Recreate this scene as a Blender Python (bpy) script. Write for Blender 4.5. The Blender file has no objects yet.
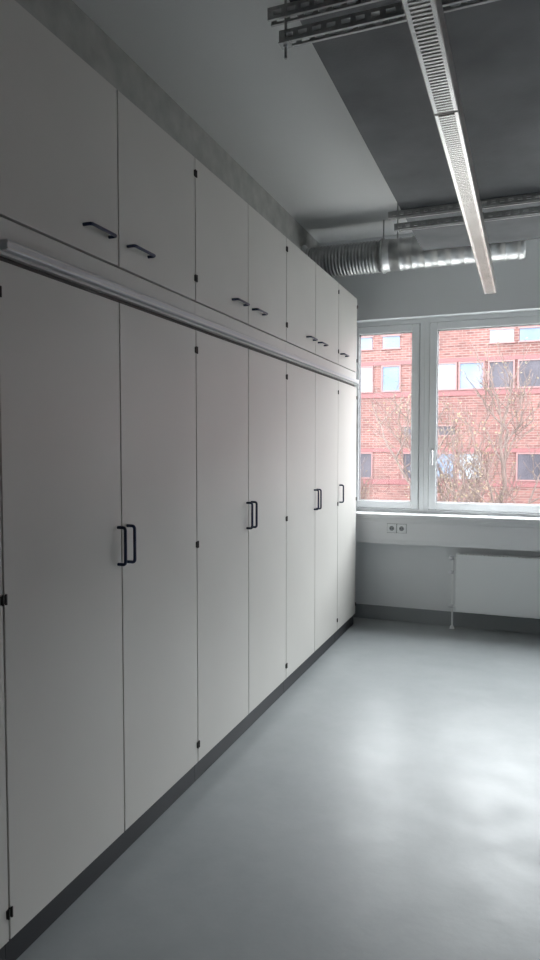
import bpy, bmesh, math, random
from mathutils import Vector, Matrix
random.seed(7)
scene = bpy.context.scene
col = scene.collection

# ---------------- materials ----------------
def new_mat(name):
    m = bpy.data.materials.new(name); m.use_nodes = True
    nt = m.node_tree
    return m, nt, nt.nodes['Principled BSDF']

def mat(name, c, rough=0.5, metal=0.0, var=0.0, scale=4.0, bump=0.0, bscale=60.0, c2=None, spec=None, detail=4.0):
    m, nt, b = new_mat(name)
    b.inputs['Roughness'].default_value = rough
    b.inputs['Metallic'].default_value = metal
    if spec is not None: b.inputs['Specular IOR Level'].default_value = spec
    tc = nt.nodes.new('ShaderNodeTexCoord')
    n = nt.nodes.new('ShaderNodeTexNoise'); n.inputs['Scale'].default_value = scale
    n.inputs['Detail'].default_value = detail
    nt.links.new(tc.outputs['Object'], n.inputs['Vector'])
    r = nt.nodes.new('ShaderNodeValToRGB')
    if c2 is None:
        c2 = tuple(min(1, x*(1+var)) for x in c); c1 = tuple(x*(1-var) for x in c)
    else:
        c1 = c
    r.color_ramp.elements[0].position = 0.3; r.color_ramp.elements[1].position = 0.7
    r.color_ramp.elements[0].color = (*c1, 1); r.color_ramp.elements[1].color = (*c2, 1)
    nt.links.new(n.outputs['Fac'], r.inputs['Fac'])
    nt.links.new(r.outputs['Color'], b.inputs['Base Color'])
    if bump > 0:
        n2 = nt.nodes.new('ShaderNodeTexNoise'); n2.inputs['Scale'].default_value = bscale
        n2.inputs['Detail'].default_value = 5
        nt.links.new(tc.outputs['Object'], n2.inputs['Vector'])
        bp = nt.nodes.new('ShaderNodeBump'); bp.inputs['Strength'].default_value = bump
        bp.inputs['Distance'].default_value = 0.01
        nt.links.new(n2.outputs['Fac'], bp.inputs['Height'])
        nt.links.new(bp.outputs['Normal'], b.inputs['Normal'])
    return m

M_door = mat('laminate_white', (0.655,0.638,0.605), 0.42, var=0.015, scale=3, bump=0.03, bscale=300)
M_carc = mat('carcass_dark', (0.09,0.085,0.08), 0.7)
M_fascia = mat('fascia_white', (0.68,0.67,0.645), 0.4)
M_plinth = mat('plinth_dark', (0.036,0.037,0.042), 0.5, var=0.1)
M_handle = mat('handle_navy', (0.006,0.015,0.055), 0.28)
M_hinge = mat('hinge_black', (0.03,0.026,0.022), 0.5)
M_alu = mat('aluminium', (0.72,0.73,0.75), 0.35, metal=0.8, var=0.05)
M_rail = mat('anodised_rail', (0.60,0.61,0.63), 0.45, metal=0.35)
M_wall = mat('wall_paint', (0.85,0.87,0.88), 0.85, var=0.02, scale=1.5, bump=0.05, bscale=120)
M_conc = mat('raw_plaster', (0.36,0.36,0.345), 0.9, c2=(0.47,0.47,0.45), scale=9, bump=0.2, bscale=40, detail=8)
M_ceil = mat('ceiling_paint', (0.74,0.74,0.735), 0.9, var=0.02, scale=1.2)
M_base = mat('baseboard_grey', (0.30,0.32,0.33), 0.5)
M_frame = mat('window_pvc_white', (0.93,0.95,0.96), 0.3)
M_sill = mat('sill_white', (0.90,0.91,0.92), 0.25)
M_chan = mat('trunking_white', (0.92,0.93,0.94), 0.35)
M_rad = mat('radiator_white', (0.90,0.92,0.92), 0.3)
M_rubber = mat('gasket_dark', (0.12,0.12,0.13), 0.6)
M_strut = mat('galvanised_strut', (0.50,0.51,0.51), 0.5, metal=0.5, var=0.15, scale=20)
M_panel = mat('acoustic_panel_grey', (0.115,0.12,0.127), 0.7, c2=(0.175,0.18,0.188), scale=3.0, bump=0.1, bscale=80, detail=8, spec=0.3)
M_duct = mat('galvanised_duct', (0.66,0.67,0.67), 0.33, metal=0.8, var=0.12, scale=9)
M_duct2 = mat('flexible_duct', (0.42,0.43,0.43), 0.4, metal=0.8, var=0.2, scale=14)
M_lamp = mat('lamp_housing', (0.42,0.40,0.385), 0.4, metal=0.6, var=0.1, scale=12)
M_louv = mat('louvre_aluminium', (0.90,0.89,0.87), 0.22, metal=0.85, var=0.06, scale=6)
M_tube = mat('fluorescent_tube', (0.85,0.85,0.83), 0.3)
M_bark = mat('bark', (0.070,0.048,0.042), 0.9, var=0.3)
M_leaf = mat('autumn_leaf', (0.12,0.085,0.045), 0.8, c2=(0.09,0.075,0.045))
M_ground = mat('bounce_paving', (0.22,0.22,0.21), 0.9, c2=(0.32,0.31,0.29), scale=0.4)  # unseen paving, made pale to bounce skylight up onto the ceiling
M_bred = mat('painted_red_metal', (0.090,0.024,0.026), 0.6)
M_bframe = mat('facade_window_frame', (0.11,0.05,0.05), 0.5)
M_bwhite = mat('facade_blind', (0.125,0.145,0.165), 0.6)
M_bglass = mat('facade_glass_sky_tint', (0.060,0.082,0.122), 0.3, c2=(0.10,0.125,0.17), scale=0.6, spec=0.2)  # sky reflection put into the pane colour as diffuse blue-grey
M_bglassd = mat('facade_glass_dark', (0.020,0.018,0.024), 0.3, c2=(0.05,0.045,0.056), scale=0.9, spec=0.2)

# floor material: blue-grey linoleum, mottled
def floor_mat():
    m, nt, b = new_mat('linoleum_grey')
    tc = nt.nodes.new('ShaderNodeTexCoord')
    n = nt.nodes.new('ShaderNodeTexNoise'); n.inputs['Scale'].default_value = 2.2; n.inputs['Detail'].default_value = 12
    n.inputs['Roughness'].default_value = 0.7
    nt.links.new(tc.outputs['Object'], n.inputs['Vector'])
    r = nt.nodes.new('ShaderNodeValToRGB')
    r.color_ramp.elements[0].position = 0.3; r.color_ramp.elements[1].position = 0.72
    r.color_ramp.elements[0].color = (0.300,0.325,0.333,1); r.color_ramp.elements[1].color = (0.375,0.398,0.405,1)
    nt.links.new(n.outputs['Fac'], r.inputs['Fac'])
    nt.links.new(r.outputs['Color'], b.inputs['Base Color'])
    n2 = nt.nodes.new('ShaderNodeTexNoise'); n2.inputs['Scale'].default_value = 5; n2.inputs['Detail'].default_value = 9
    nt.links.new(tc.outputs['Object'], n2.inputs['Vector'])
    mr = nt.nodes.new('ShaderNodeMapRange'); mr.inputs['From Min'].default_value=0.3; mr.inputs['From Max'].default_value=0.7
    mr.inputs['To Min'].default_value = 0.33; mr.inputs['To Max'].default_value = 0.42
    nt.links.new(n2.outputs['Fac'], mr.inputs['Value']); nt.links.new(mr.outputs['Result'], b.inputs['Roughness'])
    b.inputs['Specular IOR Level'].default_value = 0.48
    n3 = nt.nodes.new('ShaderNodeTexNoise'); n3.inputs['Scale'].default_value = 25
    nt.links.new(tc.outputs['Object'], n3.inputs['Vector'])
    bp = nt.nodes.new('ShaderNodeBump'); bp.inputs['Strength'].default_value=0.06; bp.inputs['Distance'].default_value=0.01
    nt.links.new(n3.outputs['Fac'], bp.inputs['Height']); nt.links.new(bp.outputs['Normal'], b.inputs['Normal'])
    return m
M_floor = floor_mat()

def brick_mat():
    m, nt, b = new_mat('red_brick')
    tc = nt.nodes.new('ShaderNodeTexCoord')
    sp = nt.nodes.new('ShaderNodeSeparateXYZ'); cb = nt.nodes.new('ShaderNodeCombineXYZ')
    nt.links.new(tc.outputs['Object'], sp.inputs[0])
    nt.links.new(sp.outputs['X'], cb.inputs['X']); nt.links.new(sp.outputs['Z'], cb.inputs['Y'])
    br = nt.nodes.new('ShaderNodeTexBrick')
    br.inputs['Scale'].default_value = 1.0
    br.inputs['Brick Width'].default_value = 0.30; br.inputs['Row Height'].default_value = 0.10
    br.inputs['Mortar Size'].default_value = 0.012
    br.inputs['Color1'].default_value = (0.128,0.058,0.052,1)
    br.inputs['Color2'].default_value = (0.078,0.034,0.032,1)
    br.inputs['Mortar'].default_value = (0.140,0.105,0.098,1)
    nt.links.new(cb.outputs[0], br.inputs['Vector'])
    n = nt.nodes.new('ShaderNodeTexNoise'); n.inputs['Scale'].default_value = 0.9; n.inputs['Detail'].default_value = 8
    nt.links.new(tc.outputs['Object'], n.inputs['Vector'])
    mx = nt.nodes.new('ShaderNodeMixRGB'); mx.blend_type='MULTIPLY'; mx.inputs['Fac'].default_value=0.7
    r = nt.nodes.new('ShaderNodeValToRGB'); r.color_ramp.elements[0].position=.35; r.color_ramp.elements[1].position=.65
    r.color_ramp.elements[0].color=(.68,.68,.68,1); r.color_ramp.elements[1].color=(1,1,1,1)
    nt.links.new(n.outputs['Fac'], r.inputs['Fac'])
    nt.links.new(br.outputs['Color'], mx.inputs['Color1']); nt.links.new(r.outputs['Color'], mx.inputs['Color2'])
    nt.links.new(mx.outputs['Color'], b.inputs['Base Color'])
    b.inputs['Roughness'].default_value = 0.9
    b.inputs['Specular IOR Level'].default_value = 0.2
    return m
M_brick = brick_mat()

def glass_mat():
    m = bpy.data.materials.new('window_glass'); m.use_nodes = True
    nt = m.node_tree; nt.nodes.clear()
    o = nt.nodes.new('ShaderNodeOutputMaterial')
    t = nt.nodes.new('ShaderNodeBsdfTransparent'); t.inputs['Color'].default_value=(0.97,0.98,0.98,1)
    g = nt.nodes.new('ShaderNodeBsdfGlossy'); g.inputs['Roughness'].default_value=0.02
    mx = nt.nodes.new('ShaderNodeMixShader'); mx.inputs['Fac'].default_value=0.04
    nt.links.new(t.outputs[0], mx.inputs[1]); nt.links.new(g.outputs[0], mx.inputs[2])
    nt.links.new(mx.outputs[0], o.inputs[0])
    return m
M_glass = glass_mat()

# ---------------- helpers ----------------
def empty(name, loc=(0,0,0)):
    e = bpy.data.objects.new(name, None); e.empty_display_size = 0.1
    e.location = loc; col.objects.link(e); return e

def boxes(name, bl, mats, parent=None, bevel=0.0, seg=2):
    """bl: list of (x0,x1,y0,y1,z0,z1[,mat index]) in world space"""
    if not isinstance(mats, (list,tuple)): mats = [mats]
    cx = sum((b[0]+b[1])/2 for b in bl)/len(bl); cy = sum((b[2]+b[3])/2 for b in bl)/len(bl); cz = sum((b[4]+b[5])/2 for b in bl)/len(bl)
    bm = bmesh.new()
    for b in bl:
        mi = b[6] if len(b) > 6 else 0
        vs = [bm.verts.new((x-cx,y-cy,z-cz)) for x in (b[0],b[1]) for y in (b[2],b[3]) for z in (b[4],b[5])]
        for idx in ((0,1,3,2),(4,6,7,5),(0,4,5,1),(2,3,7,6),(0,2,6,4),(1,5,7,3)):
            f = bm.faces.new([vs[i] for i in idx]); f.material_index = mi
    bmesh.ops.recalc_face_normals(bm, faces=bm.faces)
    me = bpy.data.meshes.new(name); bm.to_mesh(me); bm.free()
    for m in mats: me.materials.append(m)
    o = bpy.data.objects.new(name, me); col.objects.link(o)
    o.location = (cx,cy,cz)
    if parent:
        o.location = Vector((cx,cy,cz)) - parent.location
        o.parent = parent
    if bevel > 0:
        md = o.modifiers.new('bevel','BEVEL'); md.width = bevel; md.segments = seg; md.limit_method='ANGLE'
    return o

def tube(name, paths, r, m, parent=None, res=4, cyclic=False):
    cu = bpy.data.curves.new(name,'CURVE'); cu.dimensions='3D'; cu.bevel_depth=r; cu.bevel_resolution=res; cu.use_fill_caps=True
    off = parent.location if parent else Vector((0,0,0))
    for p in paths:
        s = cu.splines.new('POLY'); s.points.add(len(p)-1); s.use_cyclic_u = cyclic
        for i,q in enumerate(p):
            v = Vector(q[:3]) - off
            s.points[i].co = (v.x,v.y,v.z,1)
            if len(q) > 3: s.points[i].radius = q[3]
    cu.materials.append(m)
    o = bpy.data.objects.new(name, cu); col.objects.link(o)
    if parent: o.parent = parent
    return o

def lathe(name, prof, axis, origin, m, parent=None, seg=40):
    """prof: list of (t, r) along axis unit vector"""
    ax = Vector(axis).normalized()
    u = ax.orthogonal().normalized(); v = ax.cross(u)
    off = parent.location if parent else Vector((0,0,0))
    bm = bmesh.new(); rings=[]
    for t,r in prof:
        rings.append([bm.verts.new(Vector(origin)-off+ax*t+u*r*math.cos(2*math.pi*k/seg)+v*r*math.sin(2*math.pi*k/seg)) for k in range(seg)])
    for a,b in zip(rings, rings[1:]):
        for k in range(seg):
            f = bm.faces.new((a[k],a[(k+1)%seg],b[(k+1)%seg],b[k])); f.smooth=True
    bm.faces.new(rings[0][::-1]); bm.faces.new(rings[-1])
    bmesh.ops.recalc_face_normals(bm, faces=bm.faces)
    me = bpy.data.meshes.new(name); bm.to_mesh(me); bm.free(); me.materials.append(m)
    o = bpy.data.objects.new(name, me); col.objects.link(o)
    if parent: o.parent = parent
    return o

# ---------------- dimensions ----------------
H = 3.39
XL, XR = -1.80, 4.60
YB, YF = 5.92, -2.6
WT = 0.25      # wall thickness
WX0, WX1, WZ0, WZ1 = -1.56, 4.30, 0.95, 2.675
FX = -1.39     # cabinet front plane

# ---------------- room shell ----------------
boxes('floor', [(XL-0.2,XR+0.2,YF-0.2,YB+WT,-0.2,0)], M_floor)
boxes('ceiling', [(XL-0.2,XR+0.2,YF-0.2,YB+WT,H,H+0.2)], M_ceil)
boxes('wall_left', [(XL-0.2,XL,YF-0.2,YB+WT,0,H)], M_conc)
boxes('wall_right', [(XR,XR+0.2,YF-0.2,YB+WT,0,H)], M_wall)
DX0,DX1,DZ = 2.4,3.4,2.1
boxes('wall_front', [(XL,DX0,YF-0.2,YF,0,H),(DX1,XR,YF-0.2,YF,0,H),(DX0,DX1,YF-0.2,YF,DZ,H)], M_wall)
boxes('wall_back', [(XL,XR,YB,YB+WT,0,WZ0),(XL,XR,YB,YB+WT,WZ1,H),(XL,WX0,YB,YB+WT,WZ0,WZ1),(WX1,XR,YB,YB+WT,WZ0,WZ1)], M_wall)
boxes('baseboard_back', [(-1.78,XR-0.015,YB-0.012,YB,0,0.125)], M_base, bevel=0.003)
boxes('baseboard_right', [(XR-0.012,XR,YF+0.01,YB-0.015,0,0.125)], M_base, bevel=0.003)
boxes('baseboard_front', [(XL+0.6,DX0-0.06,YF,YF+0.012,0,0.125),(DX1+0.06,XR-0.015,YF,YF+0.012,0,0.125)], M_base, bevel=0.003)
d = empty('door_1', (2.9,YF,0))
boxes('leaf', [(DX0+0.04,DX1-0.04,YF-0.08,YF-0.03,0.005,DZ-0.04)], M_fascia, d, 0.003)
boxes('jamb', [(DX0,DX0+0.04,YF-0.2,YF+0.01,0,DZ),(DX1-0.04,DX1,YF-0.2,YF+0.01,0,DZ),(DX0+0.04,DX1-0.04,YF-0.2,YF+0.01,DZ-0.04,DZ)], M_base, d)
tube('lever', [[(2.52,YF-0.03,1.05),(2.52,YF+0.03,1.05),(2.64,YF+0.03,1.05)]], 0.009, M_alu, d)

# ---------------- windows ----------------
edges = [WX0, -0.866, 0.62, 1.30, 2.78, 3.46, WX1]
FY0, FY1 = YB+0.10, YB+0.17
for i in range(len(edges)-1):
    a, b = edges[i], edges[i+1]
    w = empty('window_%d' % (i+1), ((a+b)/2, FY0, (WZ0+WZ1)/2))
    f = 0.042; s = 0.064; g=0.004
    boxes('outer_frame', [(a,a+f,FY0,FY1,WZ0,WZ1),(b-f,b,FY0,FY1,WZ0,WZ1),(a+f,b-f,FY0,FY1,WZ0,WZ0+f),(a+f,b-f,FY0,FY1,WZ1-f,WZ1)], M_frame, w, 0.004)
    a2,b2,z2,z3 = a+f+g, b-f-g, WZ0+f+g, WZ1-f-g
    boxes('gasket', [(a+f,a2,FY0+0.02,FY1-0.01,z2,z3),(b2,b-f,FY0+0.02,FY1-0.01,z2,z3),(a+f,b-f,FY0+0.02,FY1-0.01,WZ0+f,z2),(a+f,b-f,FY0+0.02,FY1-0.01,z3,WZ1-f)], M_rubber, w)
    y0,y1 = FY0-0.014, FY1-0.02
    boxes('sash', [(a2,a2+s,y0,y1,z2,z3),(b2-s,b2,y0,y1,z2,z3),(a2+s,b2-s,y0,y1,z2,z2+s),(a2+s,b2-s,y0,y1,z3-s,z3)], M_frame, w, 0.006)
    q=0.004
    boxes('glazing_bead', [(a2+s,a2+s+q,y0+0.01,y1,z2+s,z3-s),(b2-s-q,b2-s,y0+0.01,y1,z2+s,z3-s),(a2+s,b2-s,y0+0.01,y1,z2+s,z2+s+q),(a2+s,b2-s,y0+0.01,y1,z3-s-q,z3-s)], M_rubber, w)
    boxes('glass', [(a2+s,b2-s,FY0+0.03,FY0+0.034,z2+s,z3-s)], M_glass, w)
    hx = a2+s*0.5
    if i != 0:
        boxes('handle_plate', [(hx-0.013,hx+0.013,y0-0.008,y0,1.47,1.54)], M_alu, w, 0.004)
        tube('handle_grip', [[(hx,y0-0.005,1.51),(hx,y0-0.045,1.51),(hx,y0-0.05,1.50),(hx,y0-0.05,1.39)]], 0.009, M_alu, w)
boxes('window_sill', [(WX0+0.002,WX1-0.002,YB,FY0,WZ0-0.0,WZ0+0.012),(-1.75,XR-0.01,YB-0.13,YB,WZ0-0.022,WZ0+0.012)], M_sill, bevel=0.004)

# ---------------- cable trunking ----------------
tr = empty('cable_trunking', (0,YB-0.06,0.82))
boxes('trunking_body', [(-1.75,XR-0.02,YB-0.10,YB-0.003,0.70,0.925)], M_chan, tr, 0.004)
boxes('trunking_cover', [(-1.75,XR-0.02,YB-0.106,YB-0.10,0.735,0.89)], M_chan, tr, 0.002)
def outlet(xc):
    o = empty('power_outlet', (xc, YB-0.107, 0.845))
    for k in (0,1):
        x = xc + (k-0.5)*0.085
        yy = YB-0.1062
        boxes('plate', [(x-0.040,x+0.040,yy-0.010,yy,0.802,0.878)], M_frame, o, 0.004)
        boxes('plate_shadow_gap', [(x-0.042,x+0.042,yy-0.002,yy,0.800,0.880)], M_rubber, o)
        lathe('recess', [(0,0.021),(0.003,0.021)], (0,-1,0), (x,yy-0.009,0.84), M_base, o, 24)
        lathe('pin_hole_1', [(0,0.004),(0.002,0.004)], (0,-1,0), (x-0.01,yy-0.012,0.84), M_hinge, o, 12)
        lathe('pin_hole_2', [(0,0.004),(0.002,0.004)], (0,-1,0), (x+0.01,yy-0.012,0.84), M_hinge, o, 12)
outlet(-1.06); outlet(1.6)

# ---------------- radiator ----------------
def radiator(x0,x1):
    r = empty('radiator', ((x0+x1)/2, YB-0.09, 0.4))
    zb, zt = 0.155, 0.645
    boxes('front_panel', [(x0,x1,YB-0.13,YB-0.115,zb,zt)], M_rad, r, 0.005)
    boxes('back_panel', [(x0,x1,YB-0.055,YB-0.04,zb,zt)], M_rad, r, 0.004)
    boxes('side_covers', [(x0,x0+0.004,YB-0.115,YB-0.055,zb+0.01,zt-0.003),(x1-0.004,x1,YB-0.115,YB-0.055,zb+0.01,zt-0.003)], M_rad, r)
    n=int((x1-x0)/0.03)
    boxes('top_grille', [(x0+0.01+k*0.03,x0+0.025+k*0.03,YB-0.115,YB-0.055,zt-0.012,zt-0.004) for k in range(n)]+[(x0,x1,YB-0.09,YB-0.08,zt-0.014,zt-0.005)], M_rad, r)
    boxes('convector_fins', [(x0+0.02+k*0.03,x0+0.023+k*0.03,YB-0.113,YB-0.057,zb+0.04,zt-0.05) for k in range(n)], M_base, r)
    boxes('brackets', [(x0+0.2,x0+0.23,YB-0.04,YB-0.001,zb+0.03,zt-0.05),(x1-0.23,x1-0.2,YB-0.04,YB-0.001,zb+0.03,zt-0.05)], M_rad, r)
    xp = x0-0.03
    tube('pipe', [[(x0+0.01,YB-0.085,zb+0.45),(xp,YB-0.085,zb+0.45),(xp,YB-0.085,0.02)],[(x0+0.01,YB-0.085,zb+0.04),(xp,YB-0.085,zb+0.04)]], 0.008, M_rad, r)
    lathe('valve_top', [(0,0.014),(0.01,0.019),(0.03,0.019),(0.04,0.012)], (-1,0,0), (xp+0.01,YB-0.085,zb+0.45), M_alu, r, 20)
    lathe('valve_mid', [(0,0.012),(0.01,0.017),(0.03,0.017),(0.04,0.01)], (-1,0,0), (xp+0.01,YB-0.085,zb+0.33), M_alu, r, 20)
    lathe('valve_bottom', [(0,0.014),(0.01,0.017),(0.03,0.017),(0.04,0.01)], (-1,0,0), (xp+0.01,YB-0.085,zb+0.04), M_alu, r, 20)
    lathe('floor_rosette', [(0,0.022),(0.01,0.018),(0.03,0.010)], (0,0,1), (xp,YB-0.085,0.0), M_rad, r, 20)
radiator(-0.557, 1.05)
radiator(2.4, 4.0)

# ---------------- cabinets ----------------
ZP, ZD, ZR, ZT = 0.095, 2.058, 2.185, 2.81
P = 0.5975
E = [1.492 + P*k for k in range(-4, 8)]  # edges
def fillet(pts, r=0.012, n=5):
    out=[Vector(pts[0])]
    for i in range(1,len(pts)-1):
        p0,p1,p2 = Vector(pts[i-1]),Vector(pts[i]),Vector(pts[i+1])
        a = p1+(p0-p1).normalized()*r; b = p1+(p2-p1).normalized()*r
        for k in range(n+1):
            t=k/n; out.append(a*(1-t)**2+p1*2*t*(1-t)+b*t*t)
    out.append(Vector(pts[-1])); return [tuple(v) for v in out]
def vhandle(parent, y, z0=1.110, z1=1.245):
    tube('bow_handle', [fillet([(FX-0.002,y,z0),(FX+0.032,y,z0),(FX+0.032,y,z1),(FX-0.002,y,z1)])], 0.0060, M_handle, parent)
def hhandle(parent, y0, y1, z=2.274):
    tube('bow_handle', [fillet([(FX-0.002,y0,z),(FX+0.032,y0,z),(FX+0.032,y1,z),(FX-0.002,y1,z)])], 0.0060, M_handle, parent)
def hinge(parent, y, zs):
    for z in zs:
        boxes('hinge', [(FX-0.004,FX+0.004,y-0.006,y+0.006,z-0.013,z+0.013),(FX+0.002,FX+0.007,y-0.003,y+0.003,z-0.016,z+0.016)], M_hinge, parent, 0.0015)
g = 0.0034
DT = 0.019
XB = XL+0.01
def module(y0, y1, doors):
    lo = empty('tall_storage_cabinet', (FX-0.2, (y0+y1)/2, 0))
    up = empty('overhead_cabinet', (FX-0.2, (y0+y1)/2, ZR))
    e=0.0008
    fxb = FX-DT-0.002
    boxes('carcass', [(XB,fxb,y0+e,y0+0.019,ZP,ZD+0.02),(XB,fxb,y1-0.019,y1-e,ZP,ZD+0.02),(XB,fxb,y0+0.019,y1-0.019,ZP,ZP+0.019),(XB,fxb,y0+0.019,y1-0.019,ZD,ZD+0.02),(XB,XB+0.008,y0+0.019,y1-0.019,ZP+0.019,ZD),
        (XB+0.01,fxb,y0+0.019,y1-0.019,1.0,1.02)], M_carc, lo)
    boxes('plinth', [(XB,FX-0.018,y0+e,y1-e,0,ZP-0.001)], M_plinth, lo, 0.001)
    boxes('fascia', [(XB,FX-0.004,y0+e,y1-e,ZD+0.021,ZR-0.003)], M_fascia, lo, 0.001)
    boxes('carcass', [(XB,fxb,y0+e,y0+0.019,ZR,ZT-0.002),(XB,fxb,y1-0.019,y1-e,ZR,ZT-0.002),(XB,fxb,y0+0.019,y1-0.019,ZR,ZR+0.019),(XB,fxb,y0+0.019,y1-0.019,ZT-0.021,ZT-0.002),(XB,XB+0.008,y0+0.019,y1-0.019,ZR+0.019,ZT-0.02)], M_carc, up)
    n = doors; w=(y1-y0)/n
    for k in range(n):
        a=y0+k*w; b=a+w
        boxes('lower_door', [(FX-DT,FX,a+g,b-g,ZP+0.002,ZD)], M_door, lo, 0.0012)
        boxes('upper_door', [(FX-DT,FX,a+g,b-g,ZR+0.003,ZT)], M_door, up, 0.0012)
    HZ = (0.18, 1.10, 1.97); HU = (2.285, 2.74)
    if n == 2:
        m=(y0+y1)/2
        vhandle(lo, m-0.025); vhandle(lo, m+0.036)
        hhandle(up, m-0.205, m-0.06); hhandle(up, m+0.055, m+0.20)
        hinge(lo, y0+0.006, HZ); hinge(lo, y1-0.0065, HZ); hinge(up, y0+0.006, HU); hinge(up, y1-0.0065, HU)
    else:
        vhandle(lo, y0+0.05); hhandle(up, y0+0.06, y0+0.205)
        hinge(lo, y1-0.0065, HZ); hinge(up, y1-0.0065, HU)
module(E[0],E[2],2); module(E[2],E[4],2); module(E[4],E[6],2); module(E[6],E[8],2); module(E[8],E[10],2); module(E[10],E[11],1)

# ladder rail along the fascia
lr = empty('ladder_rail', (FX+0.02, 3.6, 2.09))
y0, y1 = E[4]+0.012, E[11]-0.01
boxes('rail_profile', [(FX-0.003,FX+0.024,y0,y1,2.086,2.117)], M_rail, lr, 0.004, 3)
boxes('rail_groove', [(FX+0.0235,FX+0.0255,y0+0.002,y1-0.002,2.090,2.094),(FX+0.0235,FX+0.0255,y0+0.002,y1-0.002,2.108,2.112)], M_fascia, lr)

# ---------------- suspended ceiling items ----------------
SZ = 2.925
def strut_bar(name, x0, x1, yc, z, parent):
    h=0.041; w=0.041; t=0.003
    bl=[]
    for yy in (yc-w/2, yc+w/2-t):
        bl += [(x0,x1,yy,yy+t,z,z+0.012),(x0,x1,yy,yy+t,z+h-0.012,z+h)]
        x=x0
        while x < x1:
            bl.append((x,min(x+0.020,x1),yy,yy+t,z+0.012,z+h-0.012)); x+=0.05
    bl += [(x0,x1,yc-w/2+t,yc+w/2-t,z+h-t,z+h),(x0,x1,yc-w/2+t,yc-w/2+0.010,z,z+t),(x0,x1,yc+w/2-0.010,yc+w/2-t,z,z+t)]
    return boxes(name, bl, M_strut, parent)
def strut(yc):
    s = empty('strut_channel_support', (0.2, yc, SZ))
    strut_bar('lower_bar', -0.825, 2.10, yc, SZ, s)
    strut_bar('upper_bar', -0.86, 2.10, yc-0.02, SZ+0.072, s)
    for x in (-0.805, 0.55, 1.98):
        tube('threaded_rod', [[(x,yc-0.008,SZ-0.05),(x,yc-0.008,H-0.002)]], 0.005, M_strut, s, 3)
        lathe('nut', [(0,0.009),(0.008,0.009)], (0,0,1), (x,yc-0.008,SZ-0.012), M_alu, s, 6)
        boxes('washer_plate', [(x-0.02,x+0.02,yc-0.028,yc+0.012,SZ-0.005,SZ-0.001)], M_strut, s)
        boxes('ceiling_anchor', [(x-0.03,x+0.03,yc-0.038,yc+0.022,H-0.006,H)], M_strut, s)
strut(2.245); strut(4.36)
strut(0.05)
pn = empty('suspended_acoustic_panel', (0.7, 3.6, SZ+0.05))
boxes('panel_board', [(-0.78,2.0,-0.4,5.26,SZ+0.115,SZ+0.135)], M_panel, pn, 0.003)

def lamp(y0,y1):
    xa, xb, zb, zt = -0.332, -0.248, 2.705, 2.775
    L = empty('linear_ceiling_light', ((xa+xb)/2,(y0+y1)/2,zb))
    boxes('housing', [(xa,xa+0.003,y0,y1,zb,zt),(xb-0.003,xb,y0,y1,zb,zt),(xa,xb,y0,y1,zt,zt+0.003),(xa+0.02,xb-0.02,y0+0.1,y1-0.1,zt+0.003,zt+0.02)], M_lamp, L)
    boxes('end_cap', [(xa,xb,y0,y0+0.004,zb,zt),(xa,xb,y1-0.004,y1,zb,zt)], M_lamp, L)
    bl=[]; y=y0+0.02
    while y < y1-0.01:
        bl.append((xa+0.003,xb-0.003,y,y+0.009,zb+0.001,zb+0.011)); y+=0.0185
    boxes('louvre', bl+[(xa+0.003,xa+0.014,y0+0.004,y1-0.004,zb,zb+0.010),(xb-0.014,xb-0.003,y0+0.004,y1-0.004,zb,zb+0.010)], M_louv, L)
    boxes('reflector', [(xa+0.004,xb-0.004,y0+0.01,y1-0.01,zb+0.015,zb+0.019)], M_louv, L)
    tube('tube_lamp', [[((xa+xb)/2,y0+0.03,zb+0.045),((xa+xb)/2,y1-0.03,zb+0.045)]], 0.013, M_tube, L)
    return L
l1 = lamp(-0.46, 2.46); l2 = lamp(2.468, 5.39)
for L, ys in ((l1,(0.05,2.245)),(l2,(4.36,))):
    for yy2 in ys:
        tube('hanger', [[(-0.29,yy2,2.79),(-0.29,yy2,SZ+0.002)]], 0.006, M_alu, L)
        boxes('hanger_clip', [(-0.31,-0.27,yy2-0.02,yy2+0.02,2.778,2.792)], M_alu, L)

# ---------------- duct ----------------
dz, dy, R = 3.10, 5.50, 0.125
D = empty('ventilation_duct', (-1.0,dy,dz))
prof=[]; t=0.0
while t < 0.62:
    for k in range(4):
        prof.append((t+0.028*k/4, R*0.95 + (0.0,0.009,0.011,0.004)[k]))
    t += 0.028
lathe('flexible_section', prof, (1,0,0), (XL+0.03,dy,dz), M_duct2, D, 48)
lathe('wall_collar', [(0,R+0.03),(0.008,R+0.03),(0.01,R+0.004),(0.06,R+0.004)], (1,0,0), (XL+0.0005,dy,dz), M_duct, D, 48)
x = XL+0.03+0.60
lathe('coupling', [(0,R+0.004),(0.03,R+0.004),(0.032,R+0.012),(0.045,R+0.012),(0.047,R+0.004),(0.10,R+0.004)], (1,0,0), (x,dy,dz), M_duct, D, 48)
prof=[]; t=0.0
while t < 0.98:
    prof += [(t,R),(t+0.085,R),(t+0.089,R+0.005),(t+0.097,R+0.005)]
    t += 0.10
lathe('spiral_section', prof, (1,0,0), (x+0.09,dy,dz), M_duct, D, 48)
lathe('end_cap', [(0,R+0.006),(0.05,R+0.006),(0.055,R-0.01)], (1,0,0), (x+0.09+0.98,dy,dz), M_duct, D, 48)
for hx in (x+0.04, x+0.85):
    tube('hanger_rod', [[(hx,dy,dz+R+0.01),(hx,dy,H-0.001)]], 0.005, M_strut, D)
    lathe('clamp', [(0,R+0.008),(0.001,R+0.013),(0.022,R+0.013),(0.023,R+0.008)], (1,0,0), (hx-0.012,dy,dz), M_strut, D, 48)

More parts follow.
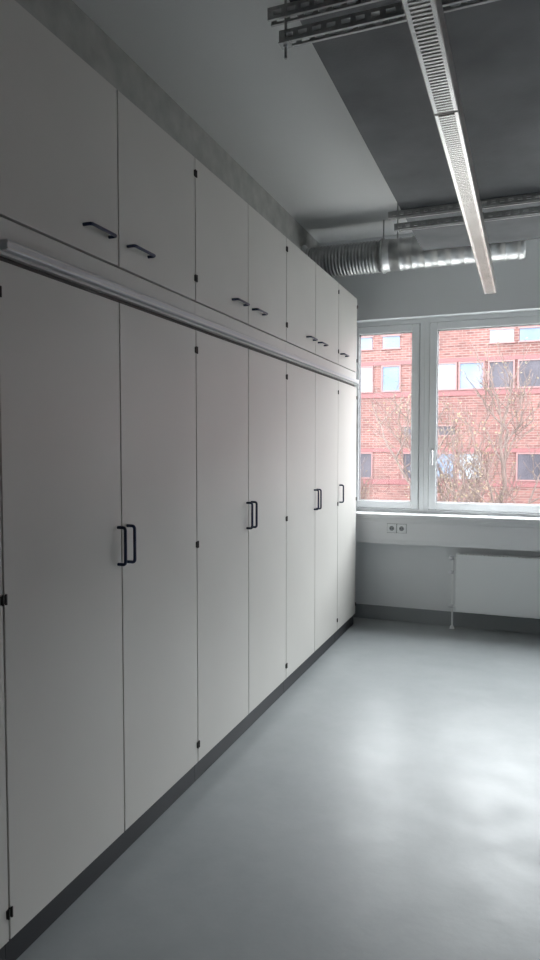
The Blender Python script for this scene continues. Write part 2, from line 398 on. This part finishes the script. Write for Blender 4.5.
# ---------------- outside ----------------
GZ = -4.5
boxes('ground', [(-60,60,YB+WT+0.3,70,GZ-0.2,GZ)], M_ground)
BY = 28.0
B = empty('brick_building', (0,BY,GZ))
boxes('facade', [(-32,32,BY,BY+10,GZ,9.3)], M_brick, B)
boxes('roof_cap', [(-32.2,32.2,BY-0.15,BY+10,9.3,9.55)], M_bred, B)
wins=[]; fr=[]; sur=[]
cols = []
base = [(-10.7,-9.9,1),(-9.5,-8.8,0),(-8.3,-7.7,0),(-6.95,-6.2,2),(-5.75,-5.05,0),(-4.85,-4.3,3),(-3.55,-2.8,2),(-2.62,-1.75,0),(-1.5,-0.62,1),(-0.4,0.5,3),(0.9,1.7,0)]
for k in (-2,-1,0,1,2):
    for a,b,c in base: cols.append((a+k*13.0, b+k*13.0, c))
for r,(zb,zt,zc0,zc1) in enumerate(((3.95,4.95,5.72,6.2),(0.33,1.33,2.10,2.45),(-3.3,-2.3,-1.5,-1.05),(7.4,8.4,8.7,8.9))):
    for j,(a,b,c) in enumerate(cols):
        jj=j%11
        if r in (1,2):
            if jj in (4,8): continue
            mi = {3:1,5:3,6:0,7:2,9:1}.get(jj, c)
        else:
            if jj==5: continue
            mi = c
        wins.append((a,b,BY-0.02,BY+0.02,zb,zt,{0:0,1:1,2:2,3:1}[mi]))
        m=0.06
        fr += [(a-m,a,BY-0.07,BY+0.02,zb-m,zt+m),(b,b+m,BY-0.07,BY+0.02,zb-m,zt+m),(a,b,BY-0.07,BY+0.02,zt,zt+m),(a,b,BY-0.07,BY+0.02,zb-m,zb)]
        has = (jj not in (6,7)) if r not in (1,2) else jj in (5,6,10)
        if has:
            wins.append((a,b,BY-0.02,BY+0.02,zc0,zc1,(0 if j%3 else 2) if r not in (1,2) else 1))
            fr += [(a-m,b+m,BY-0.07,BY+0.02,zc1,zc1+m),(a-m,b+m,BY-0.07,BY+0.02,zc0-m,zc0)]
    sur += [(-32,32,BY-0.05,BY,zt+0.07,zt+0.22),(-32,32,BY-0.03,BY,zb-0.28,zb-0.07)]
boxes('panes', wins, [M_bglass,M_bglassd,M_bwhite], B)
boxes('pane_frames', fr, M_bframe, B)
boxes('string_courses', sur, M_bred, B)

def tree(name, base, height, spread, seed, leaves=500, depth=6, r0=0.11):
    random.seed(seed)
    T = empty(name, base)
    splines=[]; tips=[]
    def grow(p, dirv, length, r, lev):
        pts=[(p.x,p.y,p.z,max(r,0.007))]
        n=5; q=p.copy(); dv=dirv.copy()
        for i in range(n):
            dv = (dv + Vector((random.uniform(-.2,.2),random.uniform(-.2,.2),random.uniform(-.04,.12)))).normalized()
            q = q + dv*length/n
            rr = r*(1-0.4*(i+1)/n)
            pts.append((q.x,q.y,q.z,max(rr,0.006)))
            if lev>0 and i>=1 and (i<n-1) and random.random()<0.8:
                side = Vector((random.uniform(-1,1),random.uniform(-1,1),random.uniform(-0.1,0.7))).normalized()
                grow(q, (dv*0.55+side*spread).normalized(), length*random.uniform(.5,.78), rr*0.6, lev-1)
            if lev<=2: tips.append(q.copy())
        splines.append(pts)
        if lev>0:
            for k in range(2):
                side = Vector((random.uniform(-1,1),random.uniform(-1,1),random.uniform(0,0.6))).normalized()
                grow(q, (dv*0.8+side*spread*0.8).normalized(), length*random.uniform(.6,.8), r*0.55, lev-1)
    grow(Vector(base), Vector((0,0,1)), height*0.36, r0, depth)
    tube('branches', splines, 1.0, M_bark, T, 1)
    bm=bmesh.new()
    for k in range(leaves):
        p = random.choice(tips)-Vector(base)+Vector([random.uniform(-.06,.06) for _ in range(3)])
        u=Vector([random.uniform(-1,1) for _ in range(3)]).normalized(); v=u.orthogonal().normalized(); s=random.uniform(.02,.035)
        bm.faces.new([bm.verts.new(p+u*s),bm.verts.new(p+v*s*.6),bm.verts.new(p-u*s),bm.verts.new(p-v*s*.6)])
    me=bpy.data.meshes.new('leaves'); bm.to_mesh(me); bm.free(); me.materials.append(M_leaf)
    o=bpy.data.objects.new('leaves',me); col.objects.link(o); o.parent=T
tree('bare_tree', (-0.9,17.0,GZ), 8.3, 0.85, 11, 2600, 5, 0.16)
tree('bare_tree', (-5.4,20.5,GZ), 6.6, 0.8, 5, 300, 5, 0.10)

# ---------------- light ----------------
w = bpy.data.worlds.new('overcast_sky'); scene.world = w; w.use_nodes=True
nt=w.node_tree; bg=nt.nodes['Background']
bg.inputs['Color'].default_value=(0.95,0.975,1.0,1); bg.inputs['Strength'].default_value=14.8
pl = bpy.data.lights.new('window_portal','AREA'); pl.shape='RECTANGLE'; pl.size=WX1-WX0; pl.size_y=WZ1-WZ0
po = bpy.data.objects.new('window_portal', pl); col.objects.link(po)
po.location=((WX0+WX1)/2, YB+WT+0.03, (WZ0+WZ1)/2); po.rotation_euler=(math.radians(-90),0,0)
pl.cycles.is_portal=True

# ---------------- camera ----------------
cam = bpy.data.cameras.new('camera'); co = bpy.data.objects.new('camera', cam); col.objects.link(co)
cam.sensor_fit='HORIZONTAL'; cam.sensor_width=36; cam.lens=36*670/540
cam.clip_start=0.02
co.location=(0,0,1.53); co.rotation_euler=(math.radians(90-2.65),0,math.radians(21.1))
scene.camera=co
scene.view_settings.view_transform='Standard'
scene.view_settings.exposure=0.0
